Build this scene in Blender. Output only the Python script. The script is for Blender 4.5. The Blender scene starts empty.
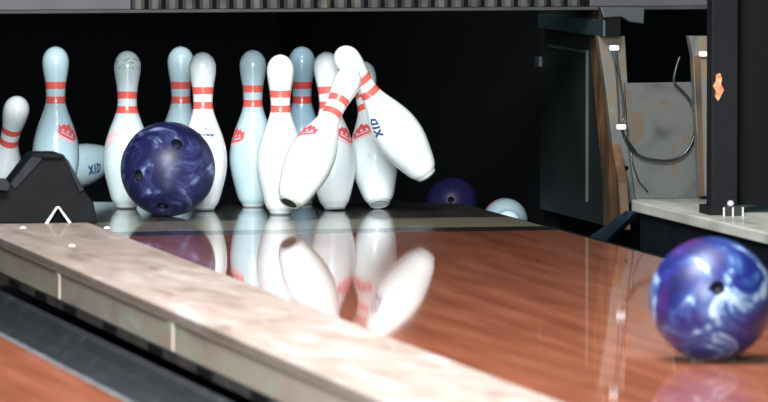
import bpy, bmesh, math, random
from mathutils import Vector, Matrix
random.seed(7)
C = bpy.context.scene.collection
# ---------------------------------------------------------------- camera
F = 6500.0; H0 = 0.96
PITCH = math.atan(390.0/F)
YAW = math.atan(1380.0*math.cos(PITCH)/F)
fw = Vector((math.sin(YAW)*math.cos(PITCH), math.cos(YAW)*math.cos(PITCH), -math.sin(PITCH)))
rt = Vector((math.cos(YAW), -math.sin(YAW), 0)); up = rt.cross(fw)
CAM = Vector((0, 0, H0))
def ray(px, py): return fw + rt*((px-384)/F) + up*((201-py)/F)
def G(px, py, z=0.0):                      # where the line of sight meets the level z
    d = ray(px, py); return CAM + d*((z-H0)/d.z)
def P(px, py, depth): return CAM + ray(px, py)*depth
def U(px, py, u):                          # where it meets the upright plane X = u
    d = ray(px, py); return CAM + d*(u/d.x)
def T(px, py, t):
    d = ray(px, py); return CAM + d*(t/d.y)
cd = bpy.data.cameras.new('camera'); cam = bpy.data.objects.new('camera', cd); C.objects.link(cam)
cam.location = CAM; cam.rotation_euler = (math.pi/2-PITCH, 0, -YAW)
cd.sensor_width = 36; cd.lens = F*36/768; cd.clip_end = 200; cd.clip_start = .1
cd.dof.use_dof = True; cd.dof.focus_distance = 15.4; cd.dof.aperture_fstop = 9
bpy.context.scene.camera = cam

# ---------------------------------------------------------------- materials
def mat(name, col, rough=.5, metal=0, coat=0, spec=.5):
    m = bpy.data.materials.new(name); m.use_nodes = True
    b = m.node_tree.nodes['Principled BSDF']
    b.inputs['Base Color'].default_value = (*col, 1); b.inputs['Roughness'].default_value = rough
    b.inputs['Metallic'].default_value = metal; b.inputs['Coat Weight'].default_value = coat
    b.inputs['Coat Roughness'].default_value = .06
    b.inputs['Specular IOR Level'].default_value = spec
    return m, m.node_tree.nodes, m.node_tree.links, b
def ramp(N, stops, interp='LINEAR'):
    r = N.new('ShaderNodeValToRGB'); r.color_ramp.interpolation = interp
    e = r.color_ramp.elements
    while len(e) < len(stops): e.new(.5)
    for i, (p, c) in enumerate(stops): e[i].position = p; e[i].color = (*c, 1)
    return r
def noise_mat(name, stops, scale=5, stretch=(1,1,1), rough=.5, coat=0, detail=5, dist=0, metal=0, bump=0, spec=.5):
    m, N, L, b = mat(name, (0,0,0), rough, metal, coat, spec)
    tc = N.new('ShaderNodeTexCoord'); mp = N.new('ShaderNodeMapping'); mp.inputs['Scale'].default_value = stretch
    n = N.new('ShaderNodeTexNoise'); n.inputs['Scale'].default_value = scale; n.inputs['Detail'].default_value = detail
    n.inputs['Distortion'].default_value = dist
    L.new(tc.outputs['Object'], mp.inputs['Vector']); L.new(mp.outputs['Vector'], n.inputs['Vector'])
    r = ramp(N, stops); L.new(n.outputs['Fac'], r.inputs['Fac']); L.new(r.outputs['Color'], b.inputs['Base Color'])
    if bump:
        bp = N.new('ShaderNodeBump'); bp.inputs['Strength'].default_value = bump; bp.inputs['Distance'].default_value = .002
        L.new(n.outputs['Fac'], bp.inputs['Height']); L.new(bp.outputs['Normal'], b.inputs['Normal'])
    return m

def pin_mat(name, white, red=(.86,.125,.10), scuff=0.0, dz=0.0):
    m, N, L, b = mat(name, white, .28, 0, .6)
    tc = N.new('ShaderNodeTexCoord'); sp = N.new('ShaderNodeSeparateXYZ'); L.new(tc.outputs['Object'], sp.inputs[0])
    w = tuple(white); g = tuple(c*.8 for c in white)
    def rng(a, c):
        m1 = N.new('ShaderNodeMath'); m1.operation = 'COMPARE'; m1.inputs[1].default_value = (a+c)/2; m1.inputs[2].default_value = (c-a)/2
        L.new(sp.outputs['Z'], m1.inputs[0]); return m1
    a = rng(.2425+dz, .2600+dz); c = rng(.2780+dz, .2955+dz)
    ad = N.new('ShaderNodeMath'); ad.operation = 'ADD'; L.new(a.outputs[0], ad.inputs[0]); L.new(c.outputs[0], ad.inputs[1])
    # scratches and specks
    n = N.new('ShaderNodeTexNoise'); n.inputs['Scale'].default_value = 70; n.inputs['Detail'].default_value = 6; L.new(tc.outputs['Object'], n.inputs['Vector'])
    r = ramp(N, [(.25, (.25,.29,.31)), (.33, w)]); L.new(n.outputs['Fac'], r.inputs['Fac'])
    n2 = N.new('ShaderNodeTexNoise'); n2.inputs['Scale'].default_value = 9; n2.inputs['Detail'].default_value = 3; L.new(tc.outputs['Object'], n2.inputs['Vector'])
    r2 = ramp(N, [(.3, (.86,.92,.94)), (.6, (1,1,1))]); L.new(n2.outputs['Fac'], r2.inputs['Fac'])
    mu = N.new('ShaderNodeMixRGB'); mu.blend_type = 'MULTIPLY'; mu.inputs[0].default_value = 1
    L.new(r.outputs[0], mu.inputs[1]); L.new(r2.outputs[0], mu.inputs[2])
    cur = mu.outputs[0]
    if scuff:
        # two grey scuff rings round the head
        s = rng(.336, .362)
        n3 = N.new('ShaderNodeTexNoise'); n3.inputs['Scale'].default_value = 95; n3.inputs['Detail'].default_value = 4
        mp = N.new('ShaderNodeMapping'); mp.inputs['Scale'].default_value = (1, 1, 1.6)
        L.new(tc.outputs['Object'], mp.inputs[0]); L.new(mp.outputs[0], n3.inputs['Vector'])
        wv = N.new('ShaderNodeMath'); wv.operation = 'GREATER_THAN'; wv.inputs[1].default_value = .56; L.new(n3.outputs['Fac'], wv.inputs[0])
        m3 = N.new('ShaderNodeMath'); m3.operation = 'MULTIPLY'; L.new(s.outputs[0], m3.inputs[0]); L.new(wv.outputs[0], m3.inputs[1])
        m4 = N.new('ShaderNodeMath'); m4.operation = 'MULTIPLY'; m4.inputs[1].default_value = scuff; L.new(m3.outputs[0], m4.inputs[0])
        mx = N.new('ShaderNodeMixRGB'); L.new(m4.outputs[0], mx.inputs[0]); L.new(cur, mx.inputs[1]); mx.inputs[2].default_value = (.10,.17,.2,1)
        cur = mx.outputs[0]
    mx = N.new('ShaderNodeMixRGB'); L.new(ad.outputs[0], mx.inputs[0]); L.new(cur, mx.inputs[1]); mx.inputs[2].default_value = (*red, 1)
    L.new(mx.outputs[0], b.inputs['Base Color'])
    return m
M = {}
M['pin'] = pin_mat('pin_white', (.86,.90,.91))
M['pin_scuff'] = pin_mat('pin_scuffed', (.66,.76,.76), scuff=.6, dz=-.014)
M['pin_grey'] = pin_mat('pin_bluish', (.52,.68,.74))  # white pins farther back, their bluish shade painted into the colour
M['pin_far'] = pin_mat('pin_dull', (.34,.50,.60), red=(.75,.07,.06))  # same white pin with deeper shade painted in, for the rearmost
M['pin_ring'] = mat('pin_base_ring', (.42,.45,.46), .5)[0]
M['pin_hole'] = mat('pin_base_hole', (.01,.01,.01), .7)[0]
M['red'] = mat('emblem_red', (.80,.10,.11), .35)[0]
M['pink'] = mat('emblem_pink', (.88,.55,.57), .35)[0]
M['ink'] = mat('lettering_blue', (.03,.07,.22), .4)[0]
M['ink_faint'] = mat('lettering_grey', (.45,.55,.65), .4)[0]
M['hole'] = mat('finger_hole_dark', (.004,.004,.012), .6)[0]

def lane_mat():
    m, N, L, b = mat('lane_wood', (.3,.07,.03), .45, 0, 1.0)
    b.inputs['Coat Roughness'].default_value = .04; b.inputs['Coat IOR'].default_value = 1.55; b.inputs['Specular IOR Level'].default_value = .2
    tc = N.new('ShaderNodeTexCoord'); mp = N.new('ShaderNodeMapping'); mp.inputs['Scale'].default_value = (9, .8, 1)
    n = N.new('ShaderNodeTexNoise'); n.inputs['Scale'].default_value = 2.2; n.inputs['Detail'].default_value = 6
    L.new(tc.outputs['Object'], mp.inputs[0]); L.new(mp.outputs[0], n.inputs['Vector'])
    r = ramp(N, [(.25, (.24,.065,.032)), (.5, (.33,.10,.052)), (.75, (.42,.145,.08))]); L.new(n.outputs['Fac'], r.inputs['Fac'])
    # boards
    sp = N.new('ShaderNodeSeparateXYZ'); L.new(tc.outputs['Object'], sp.inputs[0])
    d = N.new('ShaderNodeMath'); d.operation = 'DIVIDE'; d.inputs[1].default_value = .0267; L.new(sp.outputs['X'], d.inputs[0])
    fl = N.new('ShaderNodeMath'); fl.operation = 'FLOOR'; L.new(d.outputs[0], fl.inputs[0])
    wn = N.new('ShaderNodeTexWhiteNoise'); wn.noise_dimensions = '1D'; L.new(fl.outputs[0], wn.inputs['W'])
    r2 = ramp(N, [(0, (.90,.89,.88)), (1, (1.05,1.05,1.05))]); L.new(wn.outputs['Value'], r2.inputs['Fac'])
    mu = N.new('ShaderNodeMixRGB'); mu.blend_type = 'MULTIPLY'; mu.inputs[0].default_value = 1
    L.new(r.outputs[0], mu.inputs[1]); L.new(r2.outputs[0], mu.inputs[2]); L.new(mu.outputs[0], b.inputs['Base Color'])
    return m
M['lane'] = lane_mat()
M['deck'] = noise_mat('pin_deck_worn', [(.3,(.06,.06,.055)),(.7,(.13,.12,.10))], 3, (12,.8,1), .22, 1.0)
M['deck'].node_tree.nodes['Principled BSDF'].inputs['Coat IOR'].default_value = 1.6
M['khaki'] = noise_mat('deck_front_strip', [(.3,(.26,.23,.16)),(.7,(.42,.37,.26))], 5, (2,6,1), .25, .8)
M['joint'] = mat('deck_joint_dark', (.02,.012,.010), .3, 0, .6)[0]
M['cap'] = noise_mat('divider_cap_wood', [(.30,(.16,.12,.10)),(.44,(.235,.18,.15)),(.55,(.255,.205,.185)),(.70,(.33,.29,.275))], 4.2, (4,.9,2), .5, .08, 6, .6)
M['capside'] = noise_mat('divider_side_wood', [(.28,(.30,.25,.23)),(.45,(.42,.31,.25)),(.58,(.40,.36,.28)),(.72,(.50,.47,.38))], 2.3, (1,1.6,5), .5, .1, 6, .8)
M['edge'] = mat('divider_edge_strip', (.22,.17,.13), .5)[0]
M['gut'] = noise_mat('gutter_dark', [(.35,(.003,.004,.006)),(.6,(.007,.008,.010)),(.75,(.035,.038,.042))], 5, (4,1,2), .6, 0, 7, 1.2)
M['gutside'] = noise_mat('gutter_edge_grey', [(.3,(.03,.035,.04)),(.7,(.13,.135,.14))], 6, (2,2,2), .5, .1)
M['rail'] = noise_mat('divider_foot_rail', [(.3,(.015,.014,.013)),(.7,(.06,.045,.035))], 8, (1,1,1), .6)
M['slot'] = mat('slot_black', (.002,.002,.003), .9, spec=.1)[0]
M['rubber'] = noise_mat('black_rubber', [(.3,(.0022,.0025,.0032)),(.7,(.005,.0053,.0062))], 20, (1,1,1), .7, 0, 4, 0, 0, .15, .12)
M['rubber2'] = noise_mat('dark_grey_rubber', [(.3,(.009,.010,.012)),(.7,(.020,.022,.025))], 20, (1,1,1), .7, spec=.15)
M['white'] = mat('pale_trim', (.75,.74,.72), .4)[0]
M['ledge'] = noise_mat('ledge_pale', [(.3,(.22,.21,.19)),(.5,(.45,.43,.39)),(.7,(.62,.60,.56))], 3, (3,1,3), .45, .2, 6, .5)
M['ledgeside'] = noise_mat('ledge_side_grey', [(.3,(.16,.15,.14)),(.7,(.50,.47,.43))], 7, (1,1,1), .5)
M['gutnavy'] = noise_mat('gutter_trough_navy', [(.35,(.0015,.002,.003)),(.75,(.005,.008,.012))], 3, (1,1,1), .8, 0, spec=.15)
M['navy'] = noise_mat('gutter_wall_navy', [(.35,(.0015,.002,.004)),(.75,(.004,.009,.015))], 3, (1,1,1), .85, 0, spec=.1)
M['blueworn'] = noise_mat('worn_blue_edge', [(.35,(.003,.007,.014)),(.75,(.025,.06,.10))], 14, (1,1,1), .4, .2)
M['post'] = noise_mat('post_black', [(.3,(.0035,.0035,.005)),(.7,(.007,.007,.009))], 8, (1,1,.4), .65, spec=.15)
M['post2'] = mat('post_side_black', (.0012,.0014,.0018), .8, spec=.15)[0]
M['orange'] = noise_mat('chipped_orange', [(.35,(.30,.08,.03)),(.65,(.75,.28,.13))], 60, (1,1,1), .6)
M['kick'] = noise_mat('kickback_teal_black', [(.3,(.003,.005,.005)),(.7,(.010,.015,.016))], 5, (1,1,.5), .6, .0, spec=.2)
M['kickframe'] = noise_mat('kickback_frame', [(.3,(.020,.026,.018)),(.7,(.045,.055,.045))], 6, (1,1,.5), .5)
M['rust'] = noise_mat('worn_orange_wood', [(.3,(.02,.012,.005)),(.5,(.06,.03,.01)),(.65,(.13,.058,.02)),(.8,(.20,.10,.04))], 6, (3,3,1), .6, 0, 6, .5)
def strip_mat():
    m = noise_mat('worn_grey_edge', [(.3,(.045,.045,.04)),(.50,(.095,.097,.088)),(.57,(.13,.085,.045)),(.63,(.10,.10,.09)),(.8,(.18,.175,.155))], 11, (2,2,1), .6, 0, 7, .6)
    return m
M['strip'] = strip_mat()
M['sheet'] = noise_mat('grey_sheet_rusty', [(.30,(.02,.021,.021)),(.42,(.048,.051,.050)),(.54,(.062,.065,.060)),(.60,(.075,.045,.022)),(.68,(.055,.057,.053)),(.8,(.10,.10,.095))], 7.5, (1,1,1.3), .6, 0, 9, .5, .0)
M['cable'] = mat('cable_black', (.008,.010,.012), .3, 0, .4)[0]
M['clip'] = mat('clip_white', (.9,.9,.9), .4)[0]
M['maskg'] = noise_mat('guard_grey', [(.3,(.034,.034,.038)),(.7,(.048,.048,.052))], 9, (1,1,1), .5)
M['maskrib'] = noise_mat('guard_rib_grey', [(.3,(.03,.03,.03)),(.6,(.06,.06,.06)),(.8,(.09,.085,.04))], 25, (1,1,1), .5)
M['masklip'] = noise_mat('guard_lip_dark', [(.3,(.006,.006,.005)),(.6,(.018,.018,.016)),(.8,(.04,.037,.015))], 12, (1,1,1), .6)
M['teal'] = mat('beam_teal', (.012,.030,.032), .5)[0]
M['metal'] = mat('bracket_grey', (.05,.055,.06), .45, .4)[0]
M['black'] = mat('backdrop_black', (.003,.004,.0045), .9, spec=.1)[0]
M['pitfloor'] = mat('pit_carpet_black', (.004,.005,.006), .95, spec=.1)[0]
M['cushion'] = noise_mat('cushion_dark', [(.3,(.03,.05,.06)),(.7,(.06,.10,.12))], 8, (1,1,1), .8)
M['concrete'] = noise_mat('subfloor_dark', [(.3,(.012,.012,.014)),(.7,(.03,.03,.032))], 5, (1,1,1), .8)
M['bolt'] = mat('bolt_steel', (.75,.76,.78), .3, .5)[0]
M['reflective'] = mat('bolt_dark', (.01,.01,.01), .5)[0]

def ball_mat(name, stops, scale, dist, extra=None, rough=.42):
    m, N, L, b = mat(name, (0,0,0), rough, 0, .8)
    b.inputs['Coat Roughness'].default_value = .38; b.inputs['Coat Weight'].default_value = .35; b.inputs['Specular IOR Level'].default_value = .22
    tc = N.new('ShaderNodeTexCoord')
    n = N.new('ShaderNodeTexNoise'); n.inputs['Scale'].default_value = scale; n.inputs['Detail'].default_value = 6; n.inputs['Distortion'].default_value = dist
    n.inputs['Roughness'].default_value = .6
    L.new(tc.outputs['Object'], n.inputs['Vector'])
    r = ramp(N, stops); L.new(n.outputs['Fac'], r.inputs['Fac']); cur = r.outputs[0]
    if extra:
        n2 = N.new('ShaderNodeTexNoise'); n2.inputs['Scale'].default_value = 9; n2.inputs['Detail'].default_value = 4
        mp = N.new('ShaderNodeMapping'); mp.inputs['Location'].default_value = (7,4,1)
        L.new(tc.outputs['Object'], mp.inputs[0]); L.new(mp.outputs[0], n2.inputs['Vector'])
        r2 = ramp(N, [(.56,(0,0,0)),(.74,(1,1,1))]); L.new(n2.outputs['Fac'], r2.inputs['Fac'])
        mx = N.new('ShaderNodeMixRGB'); L.new(r2.outputs[0], mx.inputs[0]); L.new(cur, mx.inputs[1]); mx.inputs[2].default_value = (*extra, 1)
        cur = mx.outputs[0]
    L.new(cur, b.inputs['Base Color'])
    return m
M['ballL'] = ball_mat('marbled_navy', [(.32,(.005,.005,.026)),(.50,(.012,.013,.065)),(.58,(.035,.042,.13)),(.68,(.22,.27,.45))], 8, 2.6, (.014,.008,.045), .45)
M['ballR'] = ball_mat('marbled_blue_white', [(.34,(.003,.003,.03)),(.47,(.005,.009,.085)),(.55,(.018,.045,.14)),(.64,(.26,.35,.44))], 9.5, 1.3, (.05,.006,.07), .45)
M['ballP'] = ball_mat('dark_blue_ball', [(.30,(.010,.008,.04)),(.7,(.022,.020,.10))], 8, 1.2)

# ---------------------------------------------------------------- helpers
def obj(name, bm, m, parent=None, smooth=False, bevel=0):
    me = bpy.data.meshes.new(name); bmesh.ops.recalc_face_normals(bm, faces=bm.faces[:]); bm.to_mesh(me); bm.free()
    o = bpy.data.objects.new(name, me); C.objects.link(o)
    for x in (m if isinstance(m, (list, tuple)) else [m]): me.materials.append(x)
    if smooth: me.polygons.foreach_set('use_smooth', [True]*len(me.polygons))
    if bevel:
        b = o.modifiers.new('bevel', 'BEVEL'); b.width = bevel; b.segments = 3; b.limit_method = 'ANGLE'
    if parent: o.parent = parent
    return o
def box_bm(x0, x1, y0, y1, z0, z1, bm=None):
    bm = bm or bmesh.new()
    v = [bm.verts.new((x, y, z)) for x in (x0, x1) for y in (y0, y1) for z in (z0, z1)]
    for f in ((0,1,3,2),(4,6,7,5),(0,4,5,1),(2,3,7,6),(0,2,6,4),(1,5,7,3)): bm.faces.new([v[i] for i in f])
    return bm
def prism_bm(pts, a, b, axis='Y', bm=None):
    """outline pts (p,q) extruded from a to b; axis Y: (x,z), axis X: (y,z), axis Z: (x,y)"""
    bm = bm or bmesh.new()
    def V(p, q, w): return {'Y': (p, w, q), 'X': (w, p, q), 'Z': (p, q, w)}[axis]
    A = [bm.verts.new(V(p, q, a)) for p, q in pts]; B = [bm.verts.new(V(p, q, b)) for p, q in pts]
    bm.faces.new(A); bm.faces.new(B[::-1]); n = len(pts)
    for i in range(n): bm.faces.new([A[i], A[(i+1) % n], B[(i+1) % n], B[i]])
    return bm
def tube_bm(pts, r, seg=10, bm=None):
    bm = bm or bmesh.new(); rings = []
    pts = [Vector(p) for p in pts]
    for i, p in enumerate(pts):
        d = (pts[min(i+1, len(pts)-1)]-pts[max(i-1, 0)]).normalized()
        a = d.orthogonal().normalized() if i == 0 else (a-d*a.dot(d)).normalized()
        b = d.cross(a)
        rings.append([bm.verts.new(p+(a*math.cos(k*2*math.pi/seg)+b*math.sin(k*2*math.pi/seg))*r) for k in range(seg)])
    for i in range(len(rings)-1):
        for k in range(seg): bm.faces.new([rings[i][k], rings[i][(k+1) % seg], rings[i+1][(k+1) % seg], rings[i+1][k]])
    bm.faces.new(rings[0]); bm.faces.new(rings[-1][::-1])
    return bm
def crom(pts, n=8):
    pts = [Vector(p) for p in pts]; q = [pts[0]*2-pts[1]]+pts+[pts[-1]*2-pts[-2]]; out = []
    for i in range(1, len(q)-2):
        for k in range(n):
            t = k/n; a, b, c, d = q[i-1:i+3]
            out.append(.5*((2*b)+(c-a)*t+(2*a-5*b+4*c-d)*t*t+(-a+3*b-3*c+d)*t**3))
    return out+[pts[-1]]
def thing(name, label, cat, loc=(0,0,0), group=None, mtx=None):
    o = bpy.data.objects.new(name, None); C.objects.link(o); o.empty_display_size = .05
    if mtx: o.matrix_world = mtx
    else: o.location = loc
    return tag(o, label, cat, group)
def tag(o, label, cat, group=None, kind=None):
    o['label'] = label; o['category'] = cat
    if group: o['group'] = group
    if kind: o['kind'] = kind
    return o
def struct(name, bm, m, label=None, parent=None, bevel=0):
    o = obj(name, bm, m, parent, bevel=bevel)
    if not parent: tag(o, label, 'structure', kind='structure')
    return o
def part_at(name, bm, m, root, smooth=False, bevel=0):   # mesh given in world coordinates, parented to a root that only has a location
    for v in bm.verts: v.co -= root.location
    return obj(name, bm, m, root, smooth, bevel)

# ---------------------------------------------------------------- layout (metres; X across the lanes, Y down the lanes)
LANE_R = 3.478; LANE_L = 2.40; NEAR_R = 1.772
DIV0, DIV1, DIVZ = 2.015, 2.275, .075
JOINT = G(460, 231.5).y; J1 = G(460, 227.2).y; J2 = G(460, 217.5).y           # where the lane meets the pin deck
DECK_B_L, DECK_B_R = 15.82, 15.52
PITZ = -.115
START = 5.0
# ---- floors
def slab(x0, x1, y0, yl, yr, z1, th):
    bm = bmesh.new(); pts = [(x0,y0),(x1,y0),(x1,yr),(x0,yl)]
    return prism_bm(pts, z1-th, z1, 'Z', bm)
fl = struct('floor', slab(LANE_L, LANE_R, START, JOINT, JOINT, 0, .05), M['lane'], 'glossy red brown bowling lane the marbled ball rolls on')
fl2 = struct('floor', slab(.55, NEAR_R, START, JOINT, JOINT, 0, .05), M['lane'], 'corner of the neighbouring red brown lane at bottom left')
struct('floor', box_bm(-1, 6, START-.5, 19.6, -.30, -.20), M['concrete'], 'dark subfloor under the lanes')
dk = thing('pin_deck', 'dark worn glossy pin deck under the standing pins', 'pin deck', (LANE_L, JOINT, 0))
part_at('deck_board', slab(LANE_L, LANE_R, J2, DECK_B_L, DECK_B_R, 0, .05), M['deck'], dk)
part_at('front_strip', box_bm(LANE_L, LANE_R, J1, J2, -.05, 0), M['khaki'], dk)
part_at('joint_strip', box_bm(LANE_L, LANE_R, JOINT, J1, -.05, 0), M['joint'], dk)
struct('trim_1', box_bm(-.2, 4.6, 15.9, 19.4, PITZ-.08, PITZ), M['pitfloor'], 'black pit floor behind the pin deck')
# ---- gutters
def gutter_bm(x0, x1, y0, y1, depth=.09, low=0):
    n = 14; c = (x0+x1)/2; r = (x1-x0)/2-.004
    outer = [(x0, 0), (x0, -depth-.02), (x1, -depth-.02), (x1, -low)]
    inner = [(c+r*math.cos(math.pi*k/n), -depth*math.sin(math.pi*k/n)) for k in range(n+1)]
    inner = [p for p in inner if not (p[0] > c and p[1] > -low)]
    return prism_bm(outer+inner, y0, y1, 'Y')
g1 = thing('gutter', 'dark gutter trough running below the pale divider at lower left', 'gutter', (NEAR_R, START, 0))
part_at('trough', gutter_bm(NEAR_R+.012, DIV0-.001, START, JOINT+.4, .09, .034), M['gut'], g1)
part_at('edge_trim', box_bm(NEAR_R, NEAR_R+.012, START, JOINT+.4, -.11, .001), M['gutside'], g1)  # grey strip painted for the reflections along the lane edge
g2 = thing('gutter', 'narrow dark gutter between the pale divider and the red lane', 'gutter', (DIV1, START, 0))
part_at('trough', gutter_bm(DIV1, LANE_L-.001, START, 15.5, .07), M['gut'], g2)
g3 = thing('gutter', 'dark navy gutter along the right side of the red lane', 'gutter', (LANE_R, START, 0))
part_at('trough', gutter_bm(LANE_R+.001, 3.712, START, 15.5, .10, .06), M['gutnavy'], g3)

# ---- divider
ENDY = G(60, 223, DIVZ).y
dv = thing('lane_divider', 'long pale wooden divider with blurred worn top in front of the pins', 'lane divider', (DIV0, START, 0))
part_at('cap', box_bm(DIV0, DIV1, START, ENDY, DIVZ-.016, DIVZ), M['cap'], dv, bevel=.003)
part_at('side_board', box_bm(DIV0+.001, DIV1-.004, START, ENDY-.002, .003, DIVZ-.019), M['capside'], dv)
part_at('edge_strip', box_bm(DIV0-.001, DIV0+.01, START, ENDY-.001, DIVZ-.020, DIVZ-.0155), M['edge'], dv)
part_at('foot_rail', box_bm(DIV0+.0005, DIV1-.006, START, ENDY-.004, -.016, .003), M['rail'], dv)
for px, py in ((14,281),(40,294),(69,307),(109,326),(154,349),(203,374),(258,400)):
    c = U(px, py, DIV0)
    part_at('mounting_slot', box_bm(DIV0-.003, DIV0+.012, c.y-.09, c.y+.05, -.011, .000), M['slot'], dv)
for px, py in ((23,228),(107,228),(72,246)):
    c = G(px, py, DIVZ); bm = bmesh.new()
    bmesh.ops.create_uvsphere(bm, u_segments=16, v_segments=8, radius=.007, matrix=Matrix.Translation(c)@Matrix.Diagonal((1,1,.45,1)))
    part_at('screw_head', bm, M['white'], dv, True)
# board seams on the near face
for px, py in ((58,279),(171,335)):
    c = U(px, py, DIV0)
    part_at('seam_strip', box_bm(DIV0-.0015, DIV0+.004, c.y-.02, c.y+.02, .004, DIVZ-.021), M['rail'] if px < 0 else M['capside'], dv)

# ---- black guard at the end of the divider
gy = ENDY+.012
def W(px, py, t=gy): p = T(px, py, t); return (p.x, p.z)
gd = thing('end_guard', 'black hooded rubber guard at the far end of the pale divider', 'guard', (T(48,222,gy).x, gy, DIVZ))
outer = [W(-8,224), W(-8,187), W(9,184), W(31,156), W(36,153), W(60,153), W(65,156), W(84,190), W(94,203), W(98,224), W(70,223.5), W(58,207), W(46,223.5)]
part_at('hood', prism_bm(outer, gy, gy+.09, 'Y'), M['rubber'], gd, bevel=.004)
part_at('gap_liner', prism_bm([W(40,223.8),W(76,223.8),W(76,200),W(40,200)], gy+.012, gy+.03, 'Y'), M['slot'], gd)  # black plate added as the shade inside the gap
def facet(pts, y0, th, m, name):
    part_at(name, prism_bm([W(*p) for p in pts], y0, y0+th, 'Y'), m, gd, bevel=.0015)
facet([(10,184),(31,157),(43,158),(15,189)], gy-.006, .008, M['rubber2'], 'side_facet')
facet([(64,157),(68,160),(84,190),(79,192)], gy-.006, .008, M['rubber2'], 'side_facet')
facet([(40,158),(43,154),(49,156),(54,153),(59,155),(63,154),(62,158)], gy-.010, .02, M['rubber'], 'ridge_cap')
facet([(-8,179),(4,178),(8,184),(6,190),(-8,189)], gy-.03, .03, M['rubber2'], 'side_lug')
facet([(44.5,223.5),(56.5,206),(57.6,207),(47.5,223.5)], gy-.008, .010, M['white'], 'gap_trim')
facet([(71.5,223.5),(58.5,206),(57.3,207),(68.5,223.5)], gy-.008, .010, M['white'], 'gap_trim')

# ---- right ledge
LZ = .050; LU = 3.715
LEND = 14.80
ld = thing('side_ledge', 'pale worn ledge slab on the right carrying the black post', 'ledge', (LU, START, 0))
x2 = 4.6; rr = .05
outl = [(LU, START), (x2, START), (x2, LEND)] + [(LU+rr-rr*math.sin(a*math.pi/12), LEND-rr*1.6+rr*1.6*math.cos(a*math.pi/12)) for a in range(0, 7)]
part_at('slab', prism_bm(outl, LZ-.026, LZ, 'Z'), M['ledge'], ld, bevel=.004)
inn = [(LU+.012, START), (x2, START), (x2, LEND-.02), (LU+.07, LEND-.02), (LU+.012, LEND-.1)]
part_at('side_wall', prism_bm(inn, -.13, LZ-.0262, 'Z'), M['navy'], ld)
part_at('worn_corner', prism_bm([(LEND-.10, LZ-.027), (LEND-.015, LZ-.027), (LEND+.34, -.06), (LEND+.22, -.075)], LU-.002, LU+.015, 'X'), M['blueworn'], ld, bevel=.002)

# ---- post with foot
pt = G(722, 215, LZ); PY = pt.y
def X(px, py, t): return T(px, py, t).x
ps = thing('support_post', 'thick black post with orange chip standing on the pale ledge', 'post', (pt.x, PY, LZ))
x0, x1 = X(711.5,100,PY), X(738,100,PY)
ztop = .62
part_at('column', box_bm(x0, x1, PY, PY+.045, LZ+.002, ztop), M['post'], ps, bevel=.003)
part_at('side_plate', box_bm(x1, X(800,100,PY), PY+.05, PY+.075, T(750,205,PY+.05).z, ztop), M['post2'], ps)
part_at('foot_plate', box_bm(X(709,215,PY), X(744,215,PY)-.02, PY-.012, PY+.09, LZ, T(720,206,PY).z), M['post'], ps, bevel=.002)
bx = X(731,210,PY-.03)
part_at('bolt_block', box_bm(bx-.020, bx+.022, PY-.045, PY-.0125, LZ, LZ+.022), M['reflective'], ps, bevel=.001)
bm = bmesh.new(); bmesh.ops.create_uvsphere(bm, u_segments=16, v_segments=10, radius=.008, matrix=Matrix.Translation((bx-.001, PY-.03, LZ+.027)))
part_at('bolt_head', bm, M['bolt'], ps, True)
for dx in (-.021, 0, .023):
    part_at('bolt_strap', box_bm(bx+dx-.0018, bx+dx+.0018, PY-.048, PY-.044, LZ, LZ+.020), M['bolt'], ps)
chip = [(716,75),(720,73),(722,78),(721,84),(724,90),(721,96),(718,101),(715,96),(716,91),(713,86),(716,81)]
part_at('paint_chip', prism_bm([(T(a,b,PY-.002).x, T(a,b,PY-.002).z) for a,b in chip], PY-.002, PY+.002, 'Y'), M['orange'], ps)

# ---- right kickback
KU = 3.735
def K(px, py, u=KU): p = U(px, py, u); return (p.y, p.z)
kb = thing('kickback_wall', 'dark teal kickback wall with worn orange edge right of the pins', 'kickback', (KU, K(620,215)[0], -.02))
zb = -.03
def kz(px, z, u=KU):  # y along plane u where column px sits, at height z
    yy = 15.5
    for _ in range(20):
        p = Vector((u, yy, z)); d = p-CAM; x = 384+F*d.dot(rt)/d.dot(fw); yy += (x-px)*.004
    return yy
KT = .50
part_at('panel', prism_bm([(kz(540,zb),zb),(kz(604,zb),zb),(kz(603,.08),.08),(kz(590,.40),.40),(kz(588,KT),KT),(kz(540,KT),KT)], KU, KU+.02, 'X'), M['kick'], kb)
part_at('worn_edge', prism_bm([(kz(604,zb),zb),(kz(622,zb),zb),(kz(619,.08),.08),(kz(613,.16),.16),(kz(606,.30),.30),(kz(600,.42),.42),(kz(598,KT),KT),(kz(588,KT),KT),(kz(590,.40),.40),(kz(603,.08),.08)], KU-.001, KU+.02, 'X'), M['rust'], kb)
# raised frame round the inset
def bar(a, b, w=.006):
    (ya, za), (yb, zb_) = a, b
    return box_bm(KU-.006, KU, min(ya,yb)-w/2, max(ya,yb)+w/2, min(za,zb_)-w/2, max(za,zb_)+w/2)
fr = [(kz(551,.385),.385),(kz(589,.36),.375)]
part_at('inset_frame', bar((kz(551,.38),.38),(kz(588,.38),.38)), M['kickframe'], kb)
part_at('inset_frame', bar((kz(588,.2),.38),(kz(588,.2),.02)), M['kickframe'], kb)
part_at('hook', box_bm(KU-.008, KU, kz(541,.31)-.01, kz(540,.31)+.02, .325, .35), M['metal'], kb)
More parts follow.
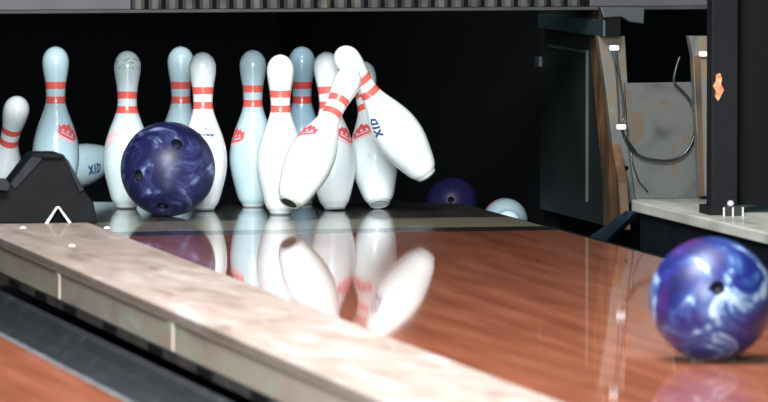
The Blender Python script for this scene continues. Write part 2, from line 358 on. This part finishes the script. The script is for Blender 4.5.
# end strip facing the camera
ye = kz(619,.08)
def S(px, py, t): p = T(px, py, t); return (p.x, p.z)
yk = kz(612,.2)-.005
part_at('end_strip', prism_bm([S(598,36,yk),S(625,36,yk),S(628,90,yk),S(630,150,yk),S(636,199,yk),S(618,212,yk),S(613,150,yk),S(606,90,yk)], yk, yk+.03, 'Y'), M['strip'], kb, bevel=.002)
def oval(cx, cy, t, w, h, n=14):
    c = T(cx, cy, t); return [(c.x+w*math.cos(2*math.pi*k/n), c.z+h*math.sin(2*math.pi*k/n)) for k in range(n)]
part_at('knot_hole', prism_bm(oval(625,168,yk,.009,.006), yk-.001, yk+.002, 'Y'), M['slot'], kb)
part_at('far_panel', box_bm(KU+.03, KU+.05, kz(540,0), 19.3, PITZ, .9), M['black'], kb)  # far kickback face, blackened to stand for the light dropping off
# beam above
bmth = thing('overhead_beam', 'dark teal beam above the kickback panel', 'beam', (KU, kz(600,.45), .44))
part_at('beam', prism_bm([K(540,14,KU-.03),K(605,20,KU-.03),K(605,37,KU-.03),K(540,28,KU-.03)], KU-.035, KU-.0, 'X'), M['teal'], bmth, bevel=.003)
yb_ = yk-.06
br = thing('mounting_bracket', 'grey bracket blocks hanging under the guard beside the beam', 'bracket', (T(622,15,yb_).x, yb_, .47))
part_at('plate', prism_bm([S(600,7,yb_),S(645,7,yb_),S(644,24,yb_),S(630,22,yb_),S(622,17,yb_),S(604,18,yb_)], yb_, yb_+.03, 'Y'), M['metal'], br, bevel=.003)
part_at('drop_arm', prism_bm([S(607,18,yb_),S(621,18,yb_),S(621,36,yb_),S(607,36,yb_)], yb_+.005, yb_+.02, 'Y'), M['post2'], br)
# grey sheet between kickbacks
yg = LEND-.016
gs = thing('grey_sheet', 'grey rust-smeared sheet standing behind the pale ledge', 'sheet', (T(665,195,yg).x, yg, LZ))
pts = [S(625,83,yg),S(690,82,yg),S(702,84,yg),S(706,100,yg),(S(712,198,yg)[0],LZ),(S(636,198,yg)[0],LZ),S(629,150,yg)]
part_at('sheet', prism_bm(pts, yg, yg+.012, 'Y'), M['sheet'], gs, bevel=.002)
part_at('seam', tube_bm([Vector((*S(a,b,yg-.003)[:1], yg-.003, S(a,b,yg-.003)[1])) for a,b in ((630,143),(633,165),(639,182),(648,192))], .0018), M['cable'], gs, True)
# second kickback strip
y2 = yg-.06
k2 = thing('kickback_edge', 'worn orange and grey kickback edge beside the black post', 'kickback', (T(699,195,y2).x, y2, LZ))
part_at('strip', prism_bm([S(689,36,y2),S(712,36,y2),S(712,196,y2),S(700,196,y2),S(696,120,y2),S(693,57,y2)], y2, y2+.03, 'Y'), M['strip'], k2, bevel=.002)
part_at('worn_face', prism_bm([S(694,56,y2),S(700,55,y2),S(704,196,y2),S(700,196,y2),S(697,120,y2)], y2-.003, y2, 'Y'), M['rust'], k2)
# cable and clips
yc = min(yk, yg)-.006
def cp(a, b, t=yc): return T(a, b, t)
cab = thing('cable', 'black cable looped across the grey sheet through white clips', 'cable', cp(621,127))
run = [(616,47),(617,60),(620,80),(623,100),(624,115),(622,128),(628,145),(640,156),(655,160),(672,160),(686,152),(694,136),(695,118),(690,101),(680,89),(674,82),(676,68),(680,56)]
part_at('cable_run', tube_bm(crom([cp(a,b, yc-.006) for a,b in run], 7), .0032, 10), M['cable'], cab, True)
run2 = [(612,50),(616,70),(618,95),(619,115),(620,127),(629,142),(636,152)]
part_at('cable_run', tube_bm(crom([cp(a,b, yc-.012) for a,b in run2], 7), .0026, 10), M['cable'], cab, True)
for (a, b, w, t, lab) in ((614,48,.0115,yc-.018,'white cable clip near the top of the worn kickback edge'),(621,127,.0115,yc-.018,'white cable clip halfway down where the cable begins its loop'),(703,54,.010,y2-.006,'white cable clip tucked against the black post')):
    c = cp(a, b, t); cl = thing('cable_clip', lab, 'clip', c, 'white cable clips')
    part_at('clip_body', box_bm(c.x-w, c.x+w, t-.008, t+.006, c.z-.0065, c.z+.0065), M['clip'], cl, bevel=.004)
    bm = box_bm(c.x+w*.55, c.x+w*1.25, t-.004, t+.022, c.z-.010, c.z+.008)
    part_at('clip_jaw', bm, M['metal'], cl, bevel=.002)

# ---- pinsetter guard across the top
MY = 15.05
mk = thing('pinsetter_guard', 'long grey ribbed guard across the top above the pins', 'guard', (T(300,11,MY).x, MY, T(300,11,MY).z))
zL = T(0,10,MY).z; zR = T(640,8,MY).z
xl, xa, xb, xr = X(-60,0,MY), X(131,0,MY), X(590,0,MY), X(708,0,MY)
zm = T(350,11.5,MY).z
part_at('smooth_panel', box_bm(xl, xa, MY, MY+.02, zm+.008, zm+.16), M['maskg'], mk, bevel=.002)
part_at('smooth_panel', box_bm(xb, xr+.02, MY, MY+.02, zm+.008, zm+.16), M['maskg'], mk, bevel=.002)
part_at('lip', box_bm(xl, xr+.02, MY-.006, MY+.03, zm, zm+.0079), M['masklip'], mk, bevel=.001)
part_at('rib_backing', box_bm(xa, xb, MY+.012, MY+.02, zm+.008, zm+.16), M['slot'], mk)  # black backing added to paint the gaps between ribs as shaded
bm = bmesh.new()
n = int((xb-xa)/.0405)
for i in range(n):
    a = xa+i*.0405+.004
    prism_bm([(a, MY+.0115), (a+.006, MY-.002), (a+.020, MY), (a+.030, MY+.0115)], zm+.009, zm+.155, 'Z', bm)
part_at('ribbed_panel', bm, M['maskrib'], mk)

# ---- back of the pit
struct('wall_back', box_bm(-1, 6, 19.4, 19.5, -.3, 2.2), M['black'], 'black back wall of the pin pit')
cy = 17.6
cu = thing('pit_cushion', 'faint dark cushion panel at the back of the pit', 'cushion', (T(455,180,cy).x, cy, PITZ))
part_at('pad', box_bm(X(412,150,cy), X(495,150,cy), cy, cy+.06, PITZ, T(450,110,cy).z), M['cushion'], cu, bevel=.01)
part_at('top_binding', box_bm(X(412,150,cy), X(495,150,cy), cy-.004, cy+.064, T(450,110,cy).z, T(450,108,cy).z), M['kick'], cu)
struct('ceiling', box_bm(-1, 6, 15.3, 19.5, 1.3, 1.35), M['black'], 'black machine hood over the pin deck')

# ---------------------------------------------------------------- bowling pins
IN = .0254
prof = [(0,.80),(.08,.96),(.22,1.05),(.75,1.414),(2.25,1.86),(3.375,2.12),(4.5,2.23),(5.875,2.13),(7.25,1.76),(8.625,1.245),(9.375,1.01),(10,.925),(10.875,.95),(11.75,1.047),(12.625,1.203),(13.5,1.2735),(14.1,1.17),(14.55,.90),(14.85,.52),(15,0)]
def smooth_prof():
    out = []; p = [(-.1,.7)]+prof+[(15.05,-.5)]
    for i in range(1, len(p)-2):
        n = 4
        for k in range(n):
            t = k/n; r = []
            for c in range(2):
                a, b, cc, d = p[i-1][c], p[i][c], p[i+1][c], p[i+2][c]
                if c == 0: r.append(b+(cc-b)*t)
                else:
                    h = cc_ = p[i+1][0]-p[i][0]
                    m0 = (cc-a)/(p[i+1][0]-p[i-1][0])*h; m1 = (d-b)/(p[i+2][0]-p[i][0])*h
                    if i == 1: m0 = cc-b
                    if i >= len(p)-4: m1 = m1*1.0
                    r.append((2*t**3-3*t*t+1)*b+(t**3-2*t*t+t)*m0+(-2*t**3+3*t*t)*cc+(t**3-t*t)*m1)
            out.append((r[0]*IN, max(r[1], .001)*IN))
    out.append((15*IN, 0)); return out
PR = smooth_prof()
def rad(z):
    for (a, r), (b, s) in zip(PR, PR[1:]):
        if a <= z <= b: return r+(s-r)*(z-a)/max(b-a, 1e-9)
    return 0
def slope(z): return (rad(z+.002)-rad(z-.002))/.004
def pin_body():
    bm = bmesh.new(); seg = 48; rings = []
    c0 = bm.verts.new((0,0,.0015))
    for z, r in PR[:-1]:
        rings.append([bm.verts.new((r*math.cos(2*math.pi*k/seg), r*math.sin(2*math.pi*k/seg), z)) for k in range(seg)])
    top = bm.verts.new((0,0,15*IN))
    for k in range(seg):
        j = (k+1) % seg
        bm.faces.new([c0, rings[0][j], rings[0][k]]); bm.faces.new([top, rings[-1][k], rings[-1][j]])
        for a, b in zip(rings, rings[1:]): bm.faces.new([a[k], a[j], b[j], b[k]])
    return bm
def mesh_of(bm, mats, name, smooth=True):
    bmesh.ops.recalc_face_normals(bm, faces=bm.faces[:]); me = bpy.data.meshes.new(name); bm.to_mesh(me); bm.free()
    for x in mats: me.materials.append(x)
    if smooth: me.polygons.foreach_set('use_smooth', [True]*len(me.polygons))
    return me
def ring_bm():
    bm = bmesh.new(); seg = 40; pr = [(.0195,.0005),(.0195,-.0012),(.0240,-.0012),(.0262,.0035),(.0268,.0055),(.0235,.004)]
    rs = [[bm.verts.new((r*math.cos(2*math.pi*k/seg), r*math.sin(2*math.pi*k/seg), z)) for k in range(seg)] for r, z in pr]
    for i in range(len(rs)):
        a, b = rs[i], rs[(i+1) % len(rs)]
        for k in range(seg): bm.faces.new([a[k], a[(k+1) % seg], b[(k+1) % seg], b[k]])
    return bm
def hole_bm():
    bm = bmesh.new(); bmesh.ops.create_cone(bm, cap_ends=True, segments=32, radius1=.0192, radius2=.0192, depth=.002, matrix=Matrix.Translation((0,0,.0002)))
    return bm
def inside(poly, x, y):
    c = False; n = len(poly)
    for i in range(n):
        x1, y1 = poly[i]; x2, y2 = poly[(i+1) % n]
        if (y1 > y) != (y2 > y) and x < (x2-x1)*(y-y1)/(y2-y1)+x1: c = not c
    return c
def wrap(test, w, h, zc, ang, rot=0, cell=.0009, off=.0005):
    """cells of a flat figure (w by h metres) laid on the pin's skin; ang 0 faces local -Y, positive to the right seen from there"""
    bm = bmesh.new(); cache = {}; cr, sr = math.cos(rot), math.sin(rot)
    nx, ny = int(w/cell), int(h/cell)
    def v(i, j):
        if (i, j) not in cache:
            x = (i-nx/2)*cell; y = (j-ny/2)*cell; x, y = x*cr-y*sr, x*sr+y*cr
            z = zc+y; r = rad(z); a = ang+x/rad(zc); rr = r+off
            cache[(i, j)] = bm.verts.new((rr*math.sin(a), -rr*math.cos(a), z+off*.3))
        return cache[(i, j)]
    for i in range(nx):
        for j in range(ny):
            if test((i+.5-nx/2)*cell, (j+.5-ny/2)*cell): bm.faces.new([v(i,j), v(i+1,j), v(i+1,j+1), v(i,j+1)])
    return bm
# a red crown: arched top with three points, pale jewels cut out, rounded band beneath
crown_out = [(-.021,-.010),(-.026,.006),(-.019,.0045),(-.014,.013),(-.008,.011),(0,.020),(.008,.011),(.014,.013),(.019,.0045),(.026,.006),(.021,-.010),(.010,-.013),(-.010,-.013)]
def crown(x, y):
    if not inside(crown_out, x, y): return False
    for cx, cy, r in ((-.012,-.001,.0026),(0,.001,.0030),(.012,-.001,.0026)):
        if (x-cx)**2+(y-cy)**2 < r*r: return False
    return not (-.0072 < y < -.0052 and abs(x) < .015)
def crown_band(x, y):   # lighter band of small worn marks under the crown
    return abs(x) < .022 and -.0235 < y < -.0135 and (math.sin(x*900)+math.sin(y*1500+1)) > -.6
def seg_d(x, y, a, b):
    ax, ay = a; bx, by = b; t = max(0, min(1, ((x-ax)*(bx-ax)+(y-ay)*(by-ay))/((bx-ax)**2+(by-ay)**2)))
    return math.hypot(x-ax-t*(bx-ax), y-ay-t*(by-ay))
# large dark blue worn letters: a crossed stroke, a bar, a rounded open letter
BIG = [((-.022,-.010),(-.010,.011)),((-.022,.011),(-.010,-.010)),((-.003,-.011),(-.001,.011)),((.006,-.011),(.008,.011)),((.008,.011),(.018,.006)),((.018,.006),(.016,-.008)),((.016,-.008),(.006,-.011))]
def big(x, y): return any(seg_d(x, y, a, b) < .0026 for a, b in BIG)
# small row of worn letters with a little mark above
row = []
for k in range(8):
    cx = -.014+k*.004
    row += [((cx-.0012,-.0018),(cx-.0002,.0020)), ((cx-.0002,.0020),(cx+.0012,-.0016))] if k % 2 == 0 else [((cx-.001,-.0018),(cx-.001,.0018)), ((cx-.001,.0018),(cx+.0012,.0008))]
row += [((-.004,.0115),(-.001,.0150)), ((-.004,.0115),(-.002,.0095)), ((.002,.0130),(.004,.0105))]
def small(x, y): return any(seg_d(x/1.2, y/1.2, a, b) < .00115 for a, b in row)
def faint(x, y): return abs(x) < .012 and abs(y+.0085) < .0009 and math.sin(x*2200) > -.3

BODY = {k: mesh_of(pin_body(), [M[k]], 'body_'+k) for k in ('pin','pin_scuff','pin_grey','pin_far')}
RING = mesh_of(ring_bm(), [M['pin_ring']], 'base_ring'); HOLE = mesh_of(hole_bm(), [M['pin_hole']], 'base_hole', False)
def child(name, me, root, label=None):
    o = bpy.data.objects.new(name, me); C.objects.link(o); o.parent = root
    if label: o['label'] = label
    return o
def make_pin(label, base, tip=None, kind='pin', decals=(), scale=1, plug=True, group='red banded white bowling pins'):
    """base: world point; tip: world point of the top of the head (None = upright)"""
    base = Vector(base); ax = Vector((0,0,1)) if tip is None else (Vector(tip)-base).normalized()
    tocam = (CAM-base); y = -(tocam-ax*tocam.dot(ax)).normalized()       # local -Y looks to the camera side
    x = y.cross(ax)
    m = Matrix((x, y, ax)).transposed().to_4x4(); m.translation = base
    m = m @ Matrix.Scale(scale, 4)
    t = thing('bowling_pin', label, 'pin', group=group, mtx=m)
    child('body', BODY[kind], t)
    child('base_ring', RING, t)
    if plug: child('base_plug', HOLE, t)
    for d in decals:
        k, ang, z = d[0], math.radians(d[1]), d[2]; rot = math.radians(d[3]) if len(d) > 3 else 0
        if k == 'crown':
            e = child('crown_emblem', mesh_of(wrap(lambda x, y: crown(x/1.15, y/1.15), .066, .052, z, ang, rot), [M['red']], 'crown_emblem', False), t, 'red crown emblem')
            child('emblem_band', mesh_of(wrap(crown_band, .048, .056, z, ang, rot), [M['pink']], 'emblem_band', False), e)
        elif k == 'pale':
            child('crown_emblem', mesh_of(wrap(lambda x, y: crown(x/1.15, y/1.15), .066, .052, z, ang, rot), [M['pink']], 'crown_emblem', False), t, 'faded pink crown emblem')
        elif k == 'big':
            child('lettering', mesh_of(wrap(big, .054, .034, z, ang, rot), [M['ink']], 'lettering', False), t, 'dark blue lettering')
        elif k == 'small':
            e = child('lettering', mesh_of(wrap(small, .046, .044, z, ang, rot, .0006), [M['ink']], 'lettering', False), t, 'small dark blue lettering')
            child('small_print', mesh_of(wrap(faint, .036, .022, z, ang, rot, .0006), [M['ink_faint']], 'small_print', False), e)
    return t
E = .0013
def gb(x, y): return G(x, y, E)
def lean(x, y, x2, y2, d2): b = gb(x, y); return b, P(x2, y2, (b-CAM).dot(fw)+d2)
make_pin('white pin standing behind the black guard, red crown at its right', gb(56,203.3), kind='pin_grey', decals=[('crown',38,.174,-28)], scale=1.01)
b, t = lean(126.5,208, 127.5,51.5, 0)
make_pin('pin with grey scuffed head standing at left edge of the ball', b, t, 'pin_scuff', [('pale',-42,.170,20)])
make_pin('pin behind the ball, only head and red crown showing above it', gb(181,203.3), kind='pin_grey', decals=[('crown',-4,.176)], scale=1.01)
b, t = lean(204,210, 202.5,53, 0)
make_pin('bright pin with small blue lettering at the right side of the ball', b, t, 'pin', [('small',10,.180,-3)])
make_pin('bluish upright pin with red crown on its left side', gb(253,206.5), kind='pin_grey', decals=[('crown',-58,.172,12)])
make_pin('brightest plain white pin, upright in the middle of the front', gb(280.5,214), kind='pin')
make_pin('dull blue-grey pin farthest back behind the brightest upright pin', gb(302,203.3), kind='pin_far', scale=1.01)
b, t = lean(335,209.5, 326,52.5, .01); b.z += .001
make_pin('upright pin mostly hidden behind the forward leaning pin', b, t, 'pin', [('crown',52,.176,-30)])
b = G(379.5,204.3,.0125)
make_pin('pin tipping back behind the toppling pin, its head hidden', b, P(361,62,(b-CAM).dot(fw)+.15), 'pin', [('crown',-26,.180,8)], plug=False)
make_pin('pin leaning right with its dark base hole toward the viewer', P(289,203,15.17), P(354,68,15.32), 'pin', [('crown',-48,.172,12)])
make_pin('pin toppling in mid air, head to upper left, base to lower right', P(426.5,175.5,15.50), P(341,50.5,15.40), 'pin', [('big',-48,.178,90)])
make_pin('tilted pin cut by the left edge of the picture', P(-10,219,16.25), P(20.5,92.5,16.02), 'pin')
make_pin('fallen pin with dark blue lettering lying behind the black guard', P(46,177,16.9), P(136,148,17.13), 'pin_grey', [('big',20,.125,90)])
make_pin('pin lying in the pit, showing its rounded end past the deck corner', P(504,219.5,16.42), P(508,223,16.05), 'pin_grey', [('crown',-15,.12)])

# ---------------------------------------------------------------- balls
def ball(label, c, R, m, holes, group='bowling balls'):
    t = thing('bowling_ball', label, 'ball', c, group)
    bm = bmesh.new(); bmesh.ops.create_uvsphere(bm, u_segments=96, v_segments=48, radius=R)
    me = mesh_of(bm, [m], 'shell'); o = bpy.data.objects.new('shell', me); C.objects.link(o)
    cb = bmesh.new(); dirs = []
    for px, py, r in holes:
        d = ray(px, py).normalized(); oc = CAM-Vector(c); bq = oc.dot(d); disc = bq*bq-(oc.dot(oc)-R*R)
        if disc <= 0: continue
        n = (oc+d*(-bq-math.sqrt(disc))).normalized(); dirs.append((n, r))
        q = n.to_track_quat('Z', 'Y').to_matrix().to_4x4()
        bmesh.ops.create_cone(cb, cap_ends=True, segments=28, radius1=r, radius2=r, depth=.06, matrix=Matrix.Translation(n*R)@q)
    if dirs:
        cut = bpy.data.objects.new('cutter', mesh_of(cb, [m], 'cutter', False)); C.objects.link(cut)
        b = o.modifiers.new('holes', 'BOOLEAN'); b.object = cut; b.solver = 'EXACT'
        bpy.context.view_layer.update()
        new = bpy.data.meshes.new_from_object(o.evaluated_get(bpy.context.evaluated_depsgraph_get()))
        o.modifiers.clear(); o.data = new; bpy.data.objects.remove(cut)
        for p in new.polygons: p.use_smooth = abs(p.center.length-R) < R*.02
    else: cb.free()
    o.parent = t
    for n, r in dirs:
        hb = bmesh.new(); q = n.to_track_quat('Z', 'Y').to_matrix().to_4x4(); k = 24
        r2 = r-.0003; h = math.sqrt(R*R-r*r)
        A = [hb.verts.new(q@Vector((r2*math.cos(2*math.pi*i/k), r2*math.sin(2*math.pi*i/k), h-.0008))) for i in range(k)]
        B = [hb.verts.new(q@Vector((r2*math.cos(2*math.pi*i/k), r2*math.sin(2*math.pi*i/k), R-.0295))) for i in range(k)]
        for i in range(k): hb.faces.new([A[i], A[(i+1) % k], B[(i+1) % k], B[i]])
        hb.faces.new(B)
        obj('finger_hole', hb, M['hole'], t, True)
    return t
R = .1085
R = .1125; bl = G(168, 216.5); br_ = G(711, 361); RR = .1085
ball('dark purple-blue marbled ball rolling into the standing pins', (bl.x, bl.y, R), R, M['ballL'], [(177,143,.0125),(138,176,.014),(162,207,.014)])
ball('blue and white marbled ball on the red lane at lower right', (br_.x, br_.y, RR), RR, M['ballR'], [(718,288,.0125)])
pc = P(452, 204, 16.75)
ball('dark blue ball sunk in the pit right of the toppling pin', (pc.x, pc.y, PITZ+.0665), .0665, M['ballP'], [(451,200,.008)])

# ---------------------------------------------------------------- light
def area(name, loc, target, size, power, col, sy=None):
    l = bpy.data.lights.new(name, 'AREA'); l.energy = power; l.color = col; l.size = size
    if sy: l.shape = 'RECTANGLE'; l.size_y = sy
    o = bpy.data.objects.new(name, l); C.objects.link(o); o.location = loc
    o.rotation_euler = (Vector(target)-Vector(loc)).to_track_quat('-Z', 'Y').to_euler(); return o
area('key_lamp', (1.6, 10.2, 3.0), (3.0, 15.0, .15), 1.3, 430, (.97,.99,1.0))
area('front_lamp', (1.5, 8.0, 1.3), (3.0, 15.3, .2), 1.2, 340, (.88,.97,1.0))
area('lane_lamp', (2.6, 11.0, 3.2), (2.4, 11.6, 0), 1.6, 130, (1.0,.93,.86))
w = bpy.data.worlds.new('world'); bpy.context.scene.world = w; w.use_nodes = True
w.node_tree.nodes['Background'].inputs[0].default_value = (.35,.8,1,1); w.node_tree.nodes['Background'].inputs[1].default_value = .10
sc = bpy.context.scene
sc.view_settings.view_transform = 'Standard'; sc.view_settings.look = 'None'
